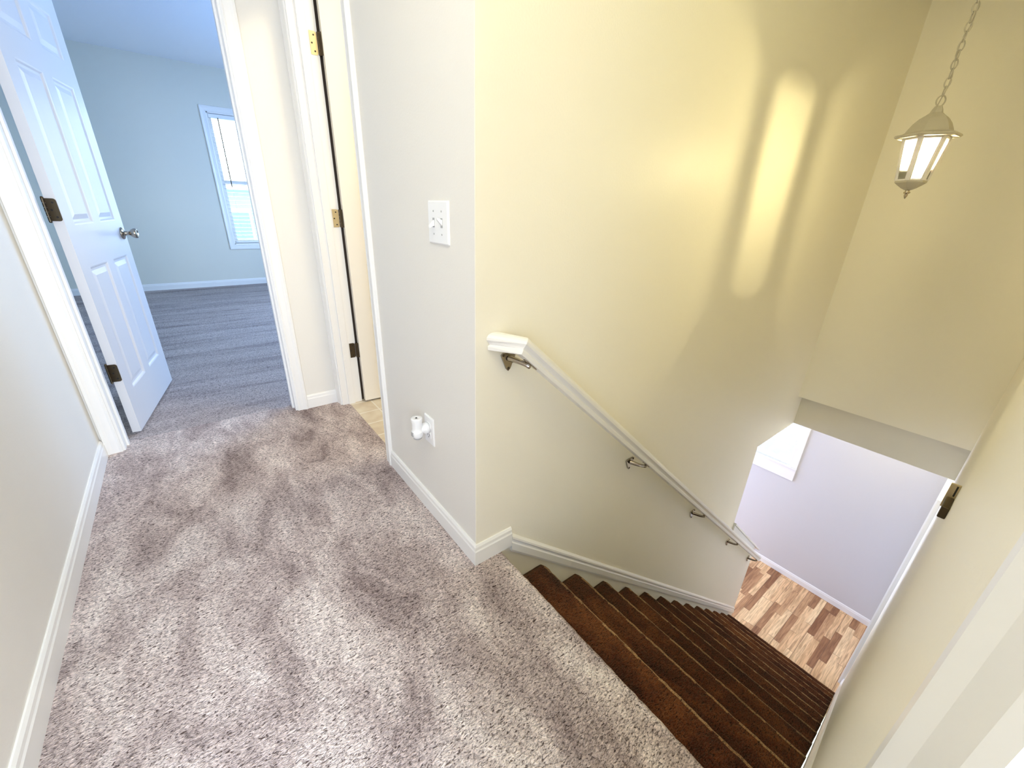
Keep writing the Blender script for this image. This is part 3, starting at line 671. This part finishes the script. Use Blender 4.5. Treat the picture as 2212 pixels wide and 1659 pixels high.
# ------------------------------------------------------------------ pendant lantern
LX, LY = 2.145, 0.434; PH = math.radians(116)
pl = thing('pendant_lantern', 'lit white six-sided lantern hanging on a chain in the stairwell', 'pendant light', (LX, LY, 1.24))
def hexp(r, z, k): a = PH + math.radians(60*k); return Vector((LX + r*math.cos(a), LY + r*math.sin(a), z))
ZT, ZB_, RT, RB = 1.426, 1.290, 0.0625, 0.043
bm = bmesh.new(); lathe(bm, [(0.060, 1.424), (0.088, 1.424), (0.093, 1.428), (0.091, 1.433), (0.072, 1.437), (0.066, 1.441), (0.061, 1.452), (0.052, 1.468), (0.040, 1.482), (0.026, 1.492), (0.018, 1.499), (0.015, 1.508), (0.010, 1.518), (0.0, 1.520)], axis=(LX, LY), seg=6, phase=PH)
part('roof', bm, WHITE_METAL, pl)
bm = bmesh.new()
for k in range(6):
    p0, p1 = hexp(RT, ZT, k), hexp(RB, ZB_, k)
    c = (p0 - Vector((LX, LY, p0.z))).normalized(); s = Vector((-c.y, c.x, 0))
    for off in (0,):
        w = 0.0082
        sweep(bm, [[p + s*a + c*b for a, b in ((-w, -0.002), (w, -0.002), (w*0.8, 0.004), (-w*0.8, 0.004))] for p in (p0, p1)])
for r, z0, z1 in ((RT, ZT-0.008, ZT+0.001), (RB, ZB_-0.002, ZB_+0.005)):
    lathe(bm, [(r-0.006, z0), (r+0.002, z0), (r+0.002, z1), (r-0.006, z1), (r-0.006, z0)], axis=(LX, LY), seg=6, phase=PH)
part('frame', bm, FRAMEM, pl)
for k in range(6):
    a0, a1, b0, b1 = hexp(RT-0.002, ZT-0.006, k), hexp(RT-0.002, ZT-0.006, k+1), hexp(RB-0.002, ZB_+0.004, k), hexp(RB-0.002, ZB_+0.004, k+1)
    c = ((a0 + a1)/2 - Vector((LX, LY, a0.z))).normalized()
    bm = bmesh.new(); prism(bm, [a0, a1, b1, b0], -c*0.0015); part('glass_pane', bm, LGLASS, pl)
bm = bmesh.new(); lathe(bm, [(0, 1.290), (0.046, 1.290), (0.046, 1.284), (0.036, 1.276), (0.022, 1.266), (0.010, 1.260), (0.0, 1.260)], axis=(LX, LY), seg=6, phase=PH)
part('bottom_cap', bm, WHITE_METAL, pl)
bm = bmesh.new(); lathe(bm, [(0, 1.262), (0.008, 1.261), (0.006, 1.257), (0.010, 1.253), (0.010, 1.250), (0.005, 1.247), (0.006, 1.243), (0.0045, 1.238), (0.0015, 1.232), (0, 1.231)], axis=(LX, LY), seg=20)
part('finial', bm, NICKEL, pl, smooth=True)
bm = bmesh.new(); lathe(bm, [(0, 1.424), (0.011, 1.424), (0.011, 1.398), (0, 1.398)], axis=(LX, LY), seg=20); part('socket', bm, PLASTIC, pl, smooth=False)
bm = bmesh.new(); sphere(bm, (LX, LY, 1.378), 0.007, sz=1.5, seg=20); part('bulb', bm, BULB, pl, smooth=True)
def torus_link(bm, c, ang, lx, lz, r):
    pts = []
    for k in range(20):
        a = 2*math.pi*k/20; u, w = lx*math.cos(a), lz*math.sin(a)
        pts.append((c[0] + u*math.cos(ang), c[1] + u*math.sin(ang), c[2] + w))
    tube(bm, pts, r, 8, closed=True)
bm = bmesh.new(); torus_link(bm, (LX, LY, 1.533), math.radians(-35), 0.0155, 0.0155, 0.0022); part('ring', bm, WHITE_METAL, pl, smooth=True)
bm = bmesh.new(); z = 1.560; k = 0
while z < 2.37:
    torus_link(bm, (LX, LY, z), math.radians(30 + 90*(k % 2)), 0.0075, 0.0145, 0.0019); z += 0.0245; k += 1
part('chain', bm, WHITE_METAL, pl, smooth=True)
bm = bmesh.new(); P = [(LX + 0.006*math.sin(i*1.1), LY + 0.006*math.cos(i*1.1), 1.51 + (2.40-1.51)*i/30) for i in range(31)]; tube(bm, P, 0.0016, 6); part('cord', bm, WHITE_METAL, pl, smooth=True)
bm = bmesh.new(); lathe(bm, [(0, 2.37), (0.012, 2.37), (0.03, 2.39), (0.055, 2.41), (0.062, 2.44), (0, 2.44)], axis=(LX, LY), seg=32); part('ceiling_canopy', bm, WHITE_METAL, pl, smooth=True)

# flush ceiling lamp added unseen above the frame to brighten the hall
for (x, y), lab in (((-0.12, 0.42), 'round flush ceiling lamp added unseen over the landing'),):
    cl = thing('added_ceiling_lamp', lab, 'ceiling lamp', (x, y, ZC))
    bm = bmesh.new(); lathe(bm, [(0, ZC), (0.17, ZC), (0.175, ZC-0.012), (0.165, ZC-0.018), (0, ZC-0.018)], axis=(x, y), seg=40); part('added_lamp_pan', bm, WHITE_METAL, cl, smooth=False)
    bm = bmesh.new(); lathe(bm, [(0.16, ZC-0.018), (0.158, ZC-0.03), (0.14, ZC-0.045), (0.0, ZC-0.050)], axis=(x, y), seg=40); part('added_lamp_dome', bm, DOME, cl, smooth=True)

for (x, y, zc, zl), lab in (((1.05, 0.20, ZC, 2.27), 'added unseen holder for the stairwell fill lamp'), ((4.25, 0.43, ZH, -0.48), 'added unseen holder for the foyer fill lamp')):
    cl = thing('fill_lamp_holder', lab, 'ceiling lamp', (x, y, zc))  # ceiling pans dressing the two added fill lamps
    bm = bmesh.new(); lathe(bm, [(0, zc), (0.055, zc), (0.05, zc-0.015), (0.018, zc-0.022), (0.015, zc-0.035), (0, zc-0.035)], axis=(x, y), seg=24); part('added_lamp_pan', bm, WHITE_METAL, cl)
